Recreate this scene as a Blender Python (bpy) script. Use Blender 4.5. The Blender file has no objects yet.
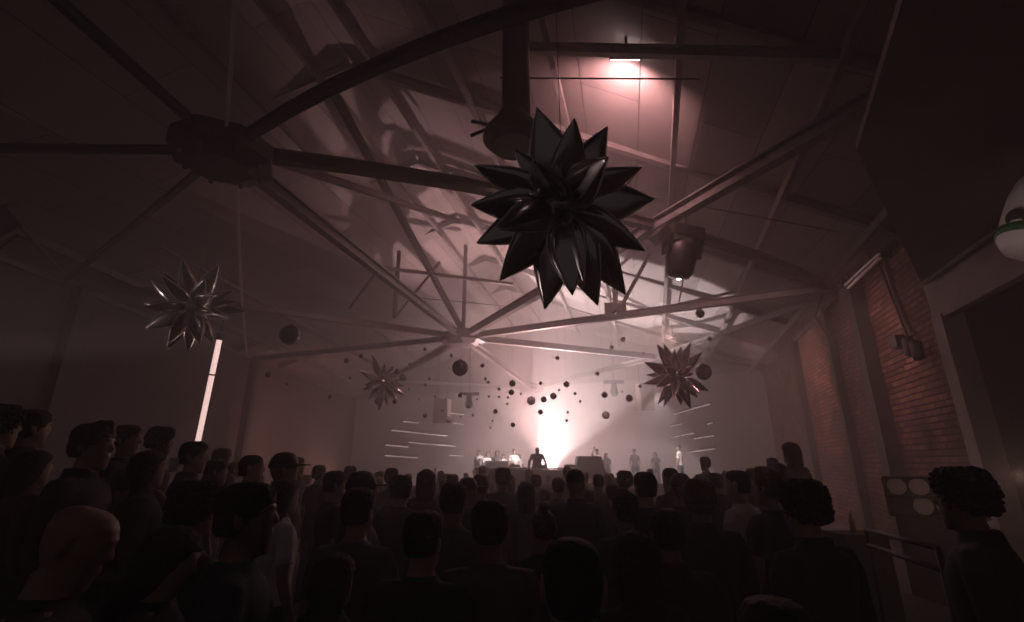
import bpy, bmesh, math, random
from mathutils import Vector, Matrix, Euler, noise
random.seed(7)
S = bpy.context.scene
C = S.collection
PI = math.pi
R = math.radians
V = Vector
# ------------------------------------------------------------ camera and survey
EYE = 1.90
PITCH = R(17.46)
FP = 480.0
cd = bpy.data.cameras.new('camera'); cam = bpy.data.objects.new('camera', cd); C.objects.link(cam)
cam.location = (0, 0, EYE); cam.rotation_euler = (PI/2 + PITCH, 0, 0)
cd.sensor_width = 36; cd.lens = 36*FP/1024; cd.clip_start = .05; cd.clip_end = 200
S.camera = cam
def ray(px, py):
    yc = (311-py)/FP
    return V(((px-512)/FP, math.cos(PITCH)-yc*math.sin(PITCH), math.sin(PITCH)+yc*math.cos(PITCH)))
O = V((0, 0, EYE))
def atZ(px, py, z): d = ray(px, py); return O + d*((z-EYE)/d.z)
def atY(px, py, y): d = ray(px, py); return O + d*(y/d.y)
def atX(px, py, x): d = ray(px, py); return O + d*(x/d.x)
def atD(px, py, D): return O + ray(px, py)*D
def atPlane(px, py, p, n): d = ray(px, py); return O + d*((V(p)-O).dot(n)/d.dot(n))
# ------------------------------------------------------------ materials
def mat(name, col, rough=.7, metal=0., nscale=0, namt=.25, bump=0, emit=None, estr=0, coat=0):
    m = bpy.data.materials.new(name); m.use_nodes = True
    nt = m.node_tree; b = nt.nodes['Principled BSDF']
    b.inputs['Base Color'].default_value = (*col, 1); b.inputs['Roughness'].default_value = rough
    b.inputs['Metallic'].default_value = metal
    if coat: b.inputs['Coat Weight'].default_value = coat
    if emit: b.inputs['Emission Color'].default_value = (*emit, 1); b.inputs['Emission Strength'].default_value = estr
    if nscale:
        tc = nt.nodes.new('ShaderNodeTexCoord'); n = nt.nodes.new('ShaderNodeTexNoise')
        n.inputs['Scale'].default_value = nscale; n.inputs['Detail'].default_value = 4
        nt.links.new(tc.outputs['Object'], n.inputs['Vector'])
        r = nt.nodes.new('ShaderNodeValToRGB')
        r.color_ramp.elements[0].position = .3; r.color_ramp.elements[1].position = .7
        r.color_ramp.elements[0].color = (*[c*(1-namt) for c in col], 1)
        r.color_ramp.elements[1].color = (*[min(1, c*(1+namt)) for c in col], 1)
        nt.links.new(n.outputs['Fac'], r.inputs['Fac']); nt.links.new(r.outputs['Color'], b.inputs['Base Color'])
        if bump:
            bp = nt.nodes.new('ShaderNodeBump'); bp.inputs['Strength'].default_value = bump; bp.inputs['Distance'].default_value = .02
            nt.links.new(n.outputs['Fac'], bp.inputs['Height']); nt.links.new(bp.outputs['Normal'], b.inputs['Normal'])
    return m
M = {}
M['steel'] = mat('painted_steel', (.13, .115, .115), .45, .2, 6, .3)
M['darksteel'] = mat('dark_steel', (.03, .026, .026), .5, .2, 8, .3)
M['black'] = mat('black_paint', (.03, .028, .028), .6, 0, 5, .3)
M['ballblack'] = mat('black_ball', (.02, .02, .02), .35)
M['mirror'] = mat('mirror_ball', (.35, .33, .33), .25, 1)
M['paper'] = mat('paper_lantern', (.85, .82, .8), .8)
M['foil'] = mat('silver_foil', (.62, .57, .57), .2, 1)
M['seam'] = mat('foil_seam', (.8, .75, .75), .38, 1)
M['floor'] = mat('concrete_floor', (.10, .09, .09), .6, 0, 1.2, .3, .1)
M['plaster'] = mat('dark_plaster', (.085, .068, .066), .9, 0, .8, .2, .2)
M['backwall'] = mat('back_plaster', (.36, .32, .32), .9, 0, .5, .12)  # lighter than the gable, so the lit band is partly in the colour
M['gable'] = mat('gable_dimmed', (.20, .17, .17), .9, 0, .5, .12)  # back wall tone darkened to imitate weaker light on the gable
M['wood'] = mat('painted_timber', (.12, .10, .10), .8, 0, 4, .3)
M['soffit'] = mat('soffit_board', (.13, .10, .10), .7, 0, .8, .35, .1)
M['lintel'] = mat('lintel_board', (.34, .28, .27), .7, 0, 2, .2)
M['white'] = mat('white_plastic', (.75, .72, .70), .4)
M['green'] = mat('green_stripe', (.03, .12, .05), .4)
M['cable'] = mat('black_cable', (.015, .015, .015), .7)
M['tube'] = mat('lit_tube', (1, .95, .93), .4, emit=(1, .66, .62), estr=1.25)
M['bat'] = mat('lit_batten', (1, .95, .93), .4, emit=(1, .70, .68), estr=.32)
M['lampglow'] = mat('lamp_glow', (1, .9, .9), .4, emit=(1, .80, .78), estr=14)
M['panel'] = mat('pale_panel', (.62, .55, .52), .8)
M['glasslens'] = mat('lens_glass', (.1, .1, .1), .05, .5)
M['skinA'] = mat('skin', (.30, .19, .155), .5, 0, 30, .06)
M['skinB'] = mat('tan_skin', (.19, .115, .09), .5, 0, 30, .06)
M['hair'] = mat('dark_hair', (.02, .016, .015), .8, 0, 60, .5, .4)
M['hairb'] = mat('brown_hair', (.07, .045, .03), .6, 0, 60, .5, .4)
M['hairf'] = mat('fair_hair', (.28, .2, .13), .6, 0, 60, .4, .4)
for n_, c_ in (('black', (.04, .037, .038)), ('navy', (.03, .04, .055)), ('grey', (.10, .095, .095)), ('pale', (.6, .56, .54)), ('maroon', (.08, .03, .03)), ('olive', (.05, .05, .04))):
    M['cloth_'+n_] = mat(n_+'_cloth', c_, .9, 0, 12, .2, .15)
M['denim'] = mat('denim', (.04, .045, .06), .9, 0, 25, .2)
M['shoe'] = mat('shoe', (.03, .03, .03), .6)
M['eye'] = mat('eye', (.1, .09, .09), .2)
M['glass'] = mat('brown_bottle', (.35, .25, .2), .1, coat=1)
M['cup'] = mat('white_cup', (.85, .82, .8), .4)

def brickmat():
    m = bpy.data.materials.new('old_brick'); m.use_nodes = True; nt = m.node_tree; b = nt.nodes['Principled BSDF']
    tc = nt.nodes.new('ShaderNodeTexCoord'); br = nt.nodes.new('ShaderNodeTexBrick')
    br.inputs['Scale'].default_value = 1; br.inputs['Brick Width'].default_value = .36; br.inputs['Row Height'].default_value = .125
    br.inputs['Mortar Size'].default_value = .02; br.inputs['Mortar Smooth'].default_value = .3
    br.inputs['Color1'].default_value = (.34, .15, .11, 1); br.inputs['Color2'].default_value = (.13, .06, .05, 1); br.inputs['Mortar'].default_value = (.03, .022, .02, 1)
    nt.links.new(tc.outputs['UV'], br.inputs['Vector'])
    n = nt.nodes.new('ShaderNodeTexNoise'); n.inputs['Scale'].default_value = 1.4; n.inputs['Detail'].default_value = 8
    nt.links.new(tc.outputs['UV'], n.inputs['Vector'])
    mr = nt.nodes.new('ShaderNodeMapRange'); mr.inputs[1].default_value = .3; mr.inputs[2].default_value = .7; mr.inputs[3].default_value = .35; mr.inputs[4].default_value = 1.3
    nt.links.new(n.outputs['Fac'], mr.inputs[0])
    mx = nt.nodes.new('ShaderNodeVectorMath'); mx.operation = 'SCALE'
    nt.links.new(br.outputs['Color'], mx.inputs[0]); nt.links.new(mr.outputs[0], mx.inputs['Scale'])
    nt.links.new(mx.outputs[0], b.inputs['Base Color']); b.inputs['Roughness'].default_value = .9
    bp = nt.nodes.new('ShaderNodeBump'); bp.inputs['Strength'].default_value = .6; bp.inputs['Distance'].default_value = .02; bp.invert = True
    nt.links.new(br.outputs['Fac'], bp.inputs['Height']); nt.links.new(bp.outputs['Normal'], b.inputs['Normal'])
    return m
M['brick'] = brickmat()
def boardmat(name, c1, c2, w):
    m = bpy.data.materials.new(name); m.use_nodes = True; nt = m.node_tree; b = nt.nodes['Principled BSDF']
    tc = nt.nodes.new('ShaderNodeTexCoord'); br = nt.nodes.new('ShaderNodeTexBrick')
    br.offset = .5; br.inputs['Scale'].default_value = 1; br.inputs['Brick Width'].default_value = 3.7; br.inputs['Row Height'].default_value = w
    br.inputs['Mortar Size'].default_value = .012; br.inputs['Color1'].default_value = (*c1, 1); br.inputs['Color2'].default_value = (*c2, 1); br.inputs['Mortar'].default_value = (.03, .025, .025, 1)
    nt.links.new(tc.outputs['UV'], br.inputs['Vector']); nt.links.new(br.outputs['Color'], b.inputs['Base Color']); b.inputs['Roughness'].default_value = .75
    return m
M['boards'] = boardmat('ceiling_boards', (.26, .225, .22), (.15, .125, .122), 1.15)

# ------------------------------------------------------------ mesh helpers
def link(name, me, m, parent=None):
    o = bpy.data.objects.new(name, me); C.objects.link(o)
    if m:
        if len(me.materials): me.materials.clear()
        me.materials.append(m)
    if parent: o.parent = parent
    return o
def tag(o, label=None, cat=None, group=None, kind=None):
    if label: o['label'] = label
    if cat: o['category'] = cat
    if group: o['group'] = group
    if kind: o['kind'] = kind
    return o
def empty(name, loc, label=None, cat=None, group=None, rot=None):
    o = bpy.data.objects.new(name, None); C.objects.link(o); o.location = loc; o.empty_display_size = .1
    if rot: o.rotation_euler = rot
    return tag(o, label, cat, group)
class MB:
    def __init__(s): s.bm = bmesh.new()
    def poly(s, pts, faces):
        vs = [s.bm.verts.new(p) for p in pts]
        for f in faces:
            try: s.bm.faces.new([vs[i] for i in f])
            except ValueError: pass
        return s
    def box(s, c, d, rot=None):
        r = rot or Matrix.Identity(3); c = V(c)
        P = [c + r @ V((x*d[0]/2, y*d[1]/2, z*d[2]/2)) for x in (-1, 1) for y in (-1, 1) for z in (-1, 1)]
        return s.poly(P, [(0, 1, 3, 2), (4, 6, 7, 5), (0, 4, 5, 1), (2, 3, 7, 6), (0, 2, 6, 4), (1, 5, 7, 3)])
    def loft(s, rings, cap=True):
        n = len(rings[0]); base = []
        for r in rings: base.append([s.bm.verts.new(p) for p in r])
        for a, b in zip(base, base[1:]):
            for i in range(n): s.bm.faces.new((a[i], a[(i+1) % n], b[(i+1) % n], b[i]))
        if cap: s.bm.faces.new(base[0][::-1]); s.bm.faces.new(base[-1])
        return s
    def tube(s, pts, rad, n=8):
        pts = [V(p) for p in pts]; rads = rad if isinstance(rad, (list, tuple)) else [rad]*len(pts); rings = []
        prev = None
        for i, p in enumerate(pts):
            d = (pts[min(i+1, len(pts)-1)] - pts[max(i-1, 0)]).normalized()
            u = prev - d*prev.dot(d) if prev else d.orthogonal()
            u.normalize(); prev = u; w = d.cross(u)
            rings.append([p + (u*math.cos(a)+w*math.sin(a))*rads[i] for a in [2*PI*k/n for k in range(n)]])
        return s.loft(rings)
    def prism(s, prof, p0, p1, up=V((0, 0, 1))):
        """2-D profile (side, up) swept from p0 to p1"""
        p0, p1 = V(p0), V(p1); d = (p1-p0).normalized(); side = d.cross(up).normalized(); u = side.cross(d)
        return s.loft([[p + side*a + u*b for a, b in prof] for p in (p0, p1)])
    def ibeam(s, p0, p1, w, h, up=V((0, 0, 1))):
        t = h*.12; k = w*.14
        prof = [(-w/2, -h/2), (w/2, -h/2), (w/2, -h/2+t), (k, -h/2+t), (k, h/2-t), (w/2, h/2-t), (w/2, h/2), (-w/2, h/2), (-w/2, h/2-t), (-k, h/2-t), (-k, -h/2+t), (-w/2, -h/2+t)]
        return s.prism(prof, p0, p1, up)
    def lathe(s, prof, c, axis=V((0, 0, 1)), n=24):
        axis = V(axis).normalized(); u = axis.orthogonal().normalized(); w = axis.cross(u); c = V(c)
        return s.loft([[c + axis*z + (u*math.cos(a)+w*math.sin(a))*max(r, 1e-4) for a in [2*PI*k/n for k in range(n)]] for r, z in prof])
    def ball(s, c, r, seg=24, rg=14):
        m = Matrix.Translation(V(c)); bmesh.ops.create_uvsphere(s.bm, u_segments=seg, v_segments=rg, radius=r, matrix=m); return s
    def build(s, name, m, parent=None, smooth=False, bevel=0):
        bmesh.ops.recalc_face_normals(s.bm, faces=s.bm.faces)
        if bevel: bmesh.ops.bevel(s.bm, geom=list(s.bm.edges), offset=bevel, segments=2, profile=.7, affect='EDGES', clamp_overlap=True)
        me = bpy.data.meshes.new(name); s.bm.to_mesh(me); s.bm.free()
        if smooth:
            for p in me.polygons: p.use_smooth = True
        return link(name, me, m, parent)
def bars(pts, w, h):
    mb = MB(); pts = [V(p) for p in pts]
    for a, b in zip(pts, pts[1:]):
        d = (b-a).normalized()*w*.2
        mb.ibeam(a-d, b+d, w, h)
    return mb
def spline(pts, k=8):
    """quadratic through three points"""
    a, b, c = [V(p) for p in pts]; tm = (b-a).length/((b-a).length+(c-b).length)
    ctrl = (b - a*(1-tm)**2 - c*tm**2)/(2*tm*(1-tm))
    return [a*(1-t)**2 + ctrl*2*t*(1-t) + c*t*t for t in [i/k for i in range(k+1)]]

# ------------------------------------------------------------ the room
XL = -11.8
def xr(y): return 5.135 + .3226*y           # right wall line
def xm(y): return -5.76 + .2288*y           # ridge line
def yb(x): return 31.25 - .474*x            # back wall line
EV, RG = 6.45, 10.8
NZ = 6.4
tag(MB().box((2, 17, -.1), (34, 50, .2)).build('floor', M['floor']), kind='structure')
def slab(name, p0, p1, z0, z1, th, m, uv=True):
    """vertical wall between two plan points, thickness to the outer side"""
    p0, p1 = V((*p0, 0)), V((*p1, 0)); d = (p1-p0).normalized(); n = V((d.y, -d.x, 0))*th
    mb = MB(); P = [p0, p1, p1+n, p0+n]
    mb.poly([V((q.x, q.y, z)) for z in (z0, z1) for q in P], [(0, 1, 2, 3), (7, 6, 5, 4), (0, 4, 5, 1), (1, 5, 6, 2), (2, 6, 7, 3), (3, 7, 4, 0)])
    o = mb.build(name, m); me = o.data; ul = me.uv_layers.new()
    for l in me.loops:
        v = me.vertices[l.vertex_index].co; ul.data[l.index].uv = ((v-p0).dot(d), v.z)
    return tag(o, kind='structure')
slab('wall_left', (XL, yb(XL)+.2), (XL, -3), 0, EV, -(-.25), M['plaster']) if False else None
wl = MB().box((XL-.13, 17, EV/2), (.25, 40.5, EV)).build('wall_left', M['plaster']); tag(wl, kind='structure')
YO = 8.35                                   # far end of the dark opening in the right wall
slab('wall_right', (xr(YO), YO), (xr(25.3), 25.3), 0, EV, .3, M['brick'])
slab('wall_right_over_opening', (xr(-3), -3), (xr(YO), YO), 5.14, EV, .3, M['brick'])
slab('wall_alcove', (xr(-3)+2.6, -3), (xr(YO)+2.6, YO), 0, EV, .3, M['black'])
slab('wall_alcove_end', (xr(YO)+.31, YO), (xr(YO)+2.9, YO-.9), 0, EV, -.2, M['black'])
# back wall and its gable
bl, brr = (XL, yb(XL)), (13.25, yb(13.25))
g = V((.43, .9, 0))*.3
xg = 1.24; top = (xg, yb(xg), RG)
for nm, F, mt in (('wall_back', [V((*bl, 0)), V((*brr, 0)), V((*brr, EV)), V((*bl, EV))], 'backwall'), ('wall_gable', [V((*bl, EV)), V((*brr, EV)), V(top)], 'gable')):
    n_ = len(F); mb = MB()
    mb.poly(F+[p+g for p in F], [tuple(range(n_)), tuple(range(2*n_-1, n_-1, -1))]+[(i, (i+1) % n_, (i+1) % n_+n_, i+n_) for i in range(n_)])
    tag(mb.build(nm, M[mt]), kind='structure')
# the roof deck, two slopes
def roofpt(y, u):
    """u -1 left eave, 0 ridge, 1 right eave; the far end is skewed along the back wall"""
    x = xm(y)+(XL-.2-xm(y))*-u if u < 0 else xm(y)+(xr(y)+.2-xm(y))*u
    return V((x, y, RG-(RG-EV)*abs(u)))
Y0, Y1 = -2.5, 38
for sgn, nm in ((-1, 'ceiling_left_slope'), (1, 'ceiling_right_slope')):
    P = [roofpt(Y0, 0), roofpt(Y1, 0), roofpt(Y1, sgn), roofpt(Y0, sgn)]
    mb = MB(); mb.poly(P+[p+V((0, 0, .12)) for p in P], [(0, 1, 2, 3), (7, 6, 5, 4)]+[(i, (i+1) % 4, (i+1) % 4+4, i+4) for i in range(4)])
    o = mb.build(nm, M['boards']); ul = o.data.uv_layers.new()
    for l in o.data.loops:
        v = o.data.vertices[l.vertex_index].co; ul.data[l.index].uv = (v.y, (v.x-xm(v.y))*1.07)
    tag(o, kind='structure')
i = 1
for y in (1.5, 5.2, 8.9, 12.6, 16.3, 20.0, 23.7):
    for sgn in (-1, 1):
        mb = MB(); mb.ibeam(roofpt(y, 0)-V((0, 0, .14)), roofpt(y, sgn*.985)-V((0, 0, .14)), .13, .24)
        tag(mb.build('trim_%d' % i, M['wood']), 'roof rafter running down the slope', None, None, 'structure'); i += 1
for u in (-.86, -.7, -.54, -.38, -.22, -.07, .07, .24, .42, .6, .78, .93):
    mb = MB(); mb.box((0, 0, 0), (0, 0, 0)); mb = MB()
    mb.prism([(-.05, -.09), (.05, -.09), (.05, .09), (-.05, .09)], roofpt(Y0+.1, u)-V((0, 0, .33)), roofpt(27.0 if u > .5 else 30, u)-V((0, 0, .33)))
    tag(mb.build('trim_%d' % i, M['wood']), 'roof purlin running along the hall', None, None, 'structure'); i += 1
# wall plates / gutters
tag(MB().ibeam((XL+.06, -2.5, EV-.07), (XL+.06, 36, EV-.07), .12, .16).build('trim_%d' % i, M['steel']), kind='structure'); i += 1
tag(MB().ibeam((xr(9)-.1, 9, EV-.1), (xr(25)-.1, 25, EV-.1), .12, .16).build('trim_%d' % i, M['steel']), kind='structure'); i += 1
# columns on the left wall
for k, (px, w) in enumerate(((60, .55), (252, .45))):
    p = atX(px, 385, XL+.15)
    tag(MB().box((XL+.15, p.y, EV/2), (.3, w, EV-.02)).build('pillar', M['black']), 'dark pillar against the left wall, %s' % ('nearest the left edge' if k == 0 else 'behind the lit tube'), 'pillar')
# columns on the right wall: (pixel at mid height, y pixel, width)
dR = V((.3070, .9517, 0)); nR = V((-.9517, .3070, 0))
def onR(px, py, off=0.): return atPlane(px, py, V((xr(0), 0, 0))+nR*off, nR)
rotR = Matrix((nR, dR, V((0, 0, 1)))).transposed()
for px, py, w, dp, nm, lb in ((803, 400, .42, .22, 'black', 'dark slim pillar at the far end of the brick wall'), (843, 400, .24, .2, 'black', 'dark narrow steel pillar on the brick wall under the beam ends'),
                          (869, 400, .75, .16, 'brick', 'grey brick pier between the two dark pillars'), (887, 440, .42, .3, 'black', 'dark wide pillar to the left of the wall conduit')):
    p = onR(px, py, dp/2)
    o = MB().box((p.x, p.y, EV/2-.02), (dp, w, EV-.06), rotR).build('pillar', M[nm]); tag(o, lb, 'pillar')
    ul = o.data.uv_layers.new()
    for l in o.data.loops:
        v = o.data.vertices[l.vertex_index].co; ul.data[l.index].uv = (v.dot(dR)+v.dot(nR), v.z)
# jamb, lintel and soffit of the dark opening
pj = V((xr(YO), YO, 0))
tag(MB().box((xr(YO-.16)-.02, YO-.16, 2.2), (.34, .34, 4.4), rotR).build('door_1_jamb', M['lintel']), kind='structure')
a, b = V((xr(-2), -2, 0)), V((xr(YO), YO, 0))
mb = MB(); q = -nR*-.16
mb.poly([V((p.x, p.y, z))+o_ for z in (4.33, 5.1) for p, o_ in ((a, q), (b, q), (b, V((0, 0, 0))), (a, V((0, 0, 0))))], [(0, 1, 2, 3), (7, 6, 5, 4), (0, 4, 5, 1), (1, 5, 6, 2), (2, 6, 7, 3), (3, 7, 4, 0)])
tag(mb.build('trim_lintel', M['lintel']), kind='structure')
sz = 5.1
S1, S2, S3, S4 = atZ(905, -8, sz), atZ(857, 150, sz), atZ(922, 284, sz), None
P = [V((2.2, .2, sz)), S1, S2, S3, V((xr(S3.y), S3.y, sz)), V((xr(.2), .2, sz))]
mb = MB(); mb.poly(P+[p+V((0, 0, .08)) for p in P], [tuple(range(6)), tuple(range(11, 5, -1))]+[(i_, (i_+1) % 6, (i_+1) % 6+6, i_+6) for i_ in range(6)])
tag(mb.build('soffit_canopy', M['soffit']), 'dark boxed canopy overhanging the opening at upper right', 'canopy')
# black rail under the canopy edge
mb = MB(); e0, e1 = onR(925, 283, .25), onR(1024, 190, .25)
mb.tube([V((e0.x, e0.y, sz-.09)), V((e1.x+(e1.x-e0.x), e1.y+(e1.y-e0.y), sz-.09))], .05, 8)
tag(mb.build('curtain_rail', M['black']), 'black rail running along the canopy above the pale lintel', 'rail')

# ------------------------------------------------------------ roof steelwork
A, B, Cn = atZ(225, 150, NZ), atZ(463, 337, NZ), atZ(532, 388, NZ)
L1, L2, R1 = atZ(65, 281, NZ), atZ(252, 359, NZ), atZ(830, 287, NZ)
def hub(P, r, label, struts, posts, mt='steel', sc=1.):
    root = empty('roof_truss', P, label, 'roof truss')
    mb = MB(); mb.lathe([(r*.55, -.34), (r, -.2), (r, .06), (r*.6, .16), (r*.35, .3)], (0, 0, 0), n=8); mb.build('hub_plate', M[mt], root)
    for k in range(8):
        a_ = 2*PI*k/8; MB().lathe([(.035, -.32), (.035, -.24)], (math.cos(a_)*r*.75, math.sin(a_)*r*.75, -.0), n=6).build('bolt', M['darksteel'], root)
    for s_ in struts:
        pts = [V(p)-P for p in s_[0]]; bars(pts, s_[1]*.9, s_[2]).build('strut', M[s_[3] if len(s_) > 3 else 'steel'], root)
    for p0, p1, rr in posts:
        MB().ibeam(V(p0)-P, V(p1)-P, rr, rr, up=V((.3, 1, 0))).build('post', M['steel'], root)
    return root
def Zc(lst, z=NZ): return [atZ(x, y, z) for x, y in lst]
TZ = 9.6
T1 = atZ(335, 95, TZ); T2 = atZ(467, 245, 9.9)
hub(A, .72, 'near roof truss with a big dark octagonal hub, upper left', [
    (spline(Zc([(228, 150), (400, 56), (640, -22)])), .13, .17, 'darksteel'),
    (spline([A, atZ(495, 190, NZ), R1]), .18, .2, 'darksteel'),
    ([A, B], .2, .24), ([A, L1], .1, .12), (spline([A+V((.05, .2, 0)), atZ(240, 265, NZ), atZ(247, 352, NZ)]), .06, .08, 'white'),  # white strut: its lit look is put into the colour
    ([A, V((XL+.1, A.y-.1, NZ))], .09, .12, 'darksteel'), ([A, atZ(52, -5, NZ)], .1, .12, 'darksteel'), ([A, atZ(236, -6, NZ)], .05, .07, 'white'),  # the thin last strut is white too, coloured as if lit
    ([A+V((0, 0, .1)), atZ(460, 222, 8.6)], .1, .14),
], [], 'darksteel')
midR = (B+R1)/2
hub(B, .85, 'middle roof truss with a pale octagonal hub, centre of photo', [
    (spline([B, atZ(650, 228, NZ), atZ(885, 92, NZ)]), .22, .26, 'steel'),
    ([B, R1], .2, .22), ([B, atZ(655, 357, NZ)], .2, .24), ([B, Cn], .22, .28), ([B, L1], .14, .2), ([B, L2], .14, .2),
    ([B, atZ(388, 381, NZ)], .2, .26),
    ([B+V((0, 0, .2)), T1], .16, .18, 'darksteel'),
    ([atZ(384, 268, 7.6), atZ(513, 284, 7.9)], .09, .1), 
    ([atZ(349, 309, 7.2), atZ(378, 270, 8.2)], .07, .08), ([atZ(395, 318, 6.9), atZ(440, 262, 8.6)], .07, .08),
    ([midR, atZ(617, 274, 8.3)], .09, .1), ([midR, atZ(652, 250, 8.3)], .08, .1), ([midR+V((.3, 0, 0)), atZ(742, 290, 7.4)], .07, .08),
], [(B, V((B.x, B.y, 10.2)), .12), (atZ(394, 318, NZ), atZ(394, 318, NZ)+V((0, 0, 2.4)), .1), (midR, midR+V((0, 0, 2.6)), .12)])
g_ = MB(); g_.box(midR+V((0, 0, .2)), (.7, .06, .5)); o = g_.build('gusset_plate', M['steel']); o.parent = [x for x in C.objects if x.name.startswith('roof_truss')][-1]; o.matrix_parent_inverse = Matrix.Translation(-B)
hub(Cn, .8, 'far roof truss above the stage, its hub pale in the haze', [
    ([Cn, atZ(655, 357, NZ)], .2, .24), ([Cn, atZ(388, 381, NZ)], .16, .2), ([atZ(656, 357, NZ), atZ(812, 301, NZ)], .14, .2),
], [(Cn, Cn+V((0, 0, 3.4)), .16)])
# beam end bracket on the brick wall
p = onR(812, 303, .0)
mb = MB(); q0 = onR(803, 303, .05); q1 = onR(838, 345, .02)
mb.tube([onR(822, 295, .5), onR(815, 315, .5), onR(833, 342, .1)], .06, 6)
tag(mb.build('wall_bracket', M['black']), 'dark angled steel bracket below the beam ends on the right wall', 'bracket')

# wires crossing the roof
for k, (p0, p1, lb) in enumerate((((500, 78, 8.2), (700, 79, 7.6), 'thin cable slung across the roof below the bright lamp'), ((640, 195, 7.0), (840, 232, 6.4), 'thin cable slung across the roof to the right wall'), ((420, 298, 7.4), (505, 306, 7.4), 'thin cable across the middle truss'))):
    tag(MB().tube([atZ(*p0), atZ(*p1)], .015, 6).build('cable', M['cable']), lb, 'cable')

# ------------------------------------------------------------ ceiling lamp, duct and fixtures
def on_roof(px, py, dz=0):
    d = ray(px, py); t = 1.
    while t < 60:
        p = O+d*t
        u = (p.x-xm(p.y))/((xr(p.y)-xm(p.y)) if p.x > xm(p.y) else (xm(p.y)-XL))
        if p.z >= RG-(RG-EV)*abs(u)-dz: return p
        t += .02
    return O+d*20
lp = on_roof(627, 52, .35)
root = empty('ceiling_floodlight', lp, 'bright floodlight fixed high under the roof boards, top centre right', 'lamp')
MB().box((0, 0, 0), (.55, .16, .16)).build('housing', M['darksteel'], root, bevel=.02)
MB().box((0, .11, .02), (.46, .05, .1)).build('lamp_face', M['lampglow'], root)
MB().tube([(0, 0, .05), (0, 0, .3)], .025).build('bracket', M['darksteel'], root)
# beam along the roof above the lamp
tag(MB().ibeam(on_roof(520, 48, .45), on_roof(840, 56, .45), .1, .18).build('roof_crossbar', M['steel']), 'steel crossbar beside the bright ceiling floodlight', 'beam')
# vertical dark duct with a projector at its foot, behind the big star
dp_ = atY(516, 120, 5.6)
root = empty('ceiling_duct', dp_, 'dark vertical duct dropping from the roof behind the largest star', 'duct')
MB().lathe([(.2, -.05), (.2, 4.2)], (0, 0, 0), n=20).build('duct_pipe', M['darksteel'], root, True)
MB().lathe([(.42, -.32), (.40, -.22), (.24, 0), (.2, .1)], (-.04, 0, 0), n=20).build('duct_hood', M['darksteel'], root, True)
MB().lathe([(.3, -.45), (.3, -.32)], (-.04, 0, 0), n=20).build('grille', M['black'], root)
for s_ in (-1, 1): MB().tube([(-.3, 0, -.1), (-.62, -.05, -.18-.12*s_)], .025).build('strap_arm', M['darksteel'], root)
# hanging moving-head lamp
hp = atD(682, 249, 8.8)
root = empty('moving_head_light', hp, 'bulky black stage light hanging under the diagonal beam right of the largest star', 'stage light', rot=(R(12), R(6), R(12)))
MB().box((0, 0, .30), (.62, .42, .22)).build('base', M['darksteel'], root, bevel=.04)
for s_ in (-1, 1):
    MB().loft([[V((s_*.30+dx, y, z)) for dx, y in ((-.04, -w_), (.04, -w_), (.04, w_), (-.04, w_))] for z, w_ in ((.22, .16), (0, .13), (-.16, .10))]).build('yoke_arm', M['darksteel'], root, bevel=.01)
MB().lathe([(.05, -.52), (.20, -.50), (.24, -.42), (.27, -.2), (.28, .02), (.2, .14), (.08, .17)], (0, 0, 0), n=20).build('lamp_head', M['darksteel'], root, True)
MB().lathe([(.17, -.545), (.19, -.53), (.19, -.50)], (0, 0, 0), n=20).build('lens', M['glasslens'], root, True)
MB().box((-.42, .05, .2), (.2, .34, .3), Euler((0, R(35), 0)).to_matrix()).build('clamp_box', M['darksteel'], root, bevel=.02)
MB().tube([(0, 0, .38), (0, 0, .75)], .03).build('hanging_rod', M['darksteel'], root)
bt = bpy.data.objects
# thin pale rod hanging below it
tag(MB().tube([atD(684, 276, 9.2), atD(679, 302, 9.2)], .012, 6).build('hanging_rod', M['panel']), 'thin pale rod hanging below the bulky stage light', 'rod')
# white machine at the right edge
hp = atY(1043, 212, 4.3)
root = empty('fan_heater', hp, 'white rounded heater with a green band hanging at the right edge', 'heater', rot=(0, R(26), R(-25)))
MB().lathe([(.05, -.48), (.2, -.46), (.27, -.36), (.29, -.1), (.29, .12), (.26, .3), (.18, .42), (.05, .46)], (0, 0, 0), n=28).build('shell', M['white'], root, True)
MB().lathe([(.270, -.335), (.287, -.33), (.292, -.25), (.280, -.24)], (0, 0, 0), n=28).build('green_band', M['green'], root, True)
mb = MB(); ax = (root.rotation_euler.to_matrix().inverted() @ V((-.98, -.16, -.10))).normalized(); mb.lathe([(.09, .2), (.09, .325), (.07, .33), (.06, .32)], V((0, 0, -.06)), ax, n=20); mb.build('port_rim', M['darksteel'], root)
mb = MB(); mb.box((0, 0, .62), (.1, .1, .4)); mb.build('mount', M['darksteel'], root)
# conduit with twin lamp on the brick wall, strip light
root = empty('wall_conduit', onR(886, 258, .08), 'dark conduit running down the brick wall to a twin wall lamp', 'conduit')
w0 = root.location.copy()
MB().tube([V((0, 0, 0)), onR(893, 290, .08)-w0, onR(912, 336, .08)-w0], .045, 8).build('pipe', M['darksteel'], root)
MB().tube([V((.0, .22, 0)), onR(889, 290, .08)-w0, onR(907, 336, .08)-w0], .025, 8).build('pipe', M['darksteel'], root)
for px, py in ((909, 347), (917, 350)):
    c = onR(px, py, .2)-w0
    MB().lathe([(.06, -.2), (.1, -.16), (.1, .16), (.05, .2)], c, n=12).build('wall_lamp', M['darksteel'], root, True)
MB().box(onR(898, 342, .12)-w0, (.2, .35, .25), rotR).build('junction_box', M['darksteel'], root)
root = empty('strip_light', onR(862, 270, .45), 'pale twin-tube strip fitting along the top of the brick wall', 'light fitting')
w0 = root.location.copy()
MB().tube([onR(845, 285, .45)-w0, onR(879, 254, .45)-w0], .03, 8).build('tube', M['white'], root)
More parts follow.
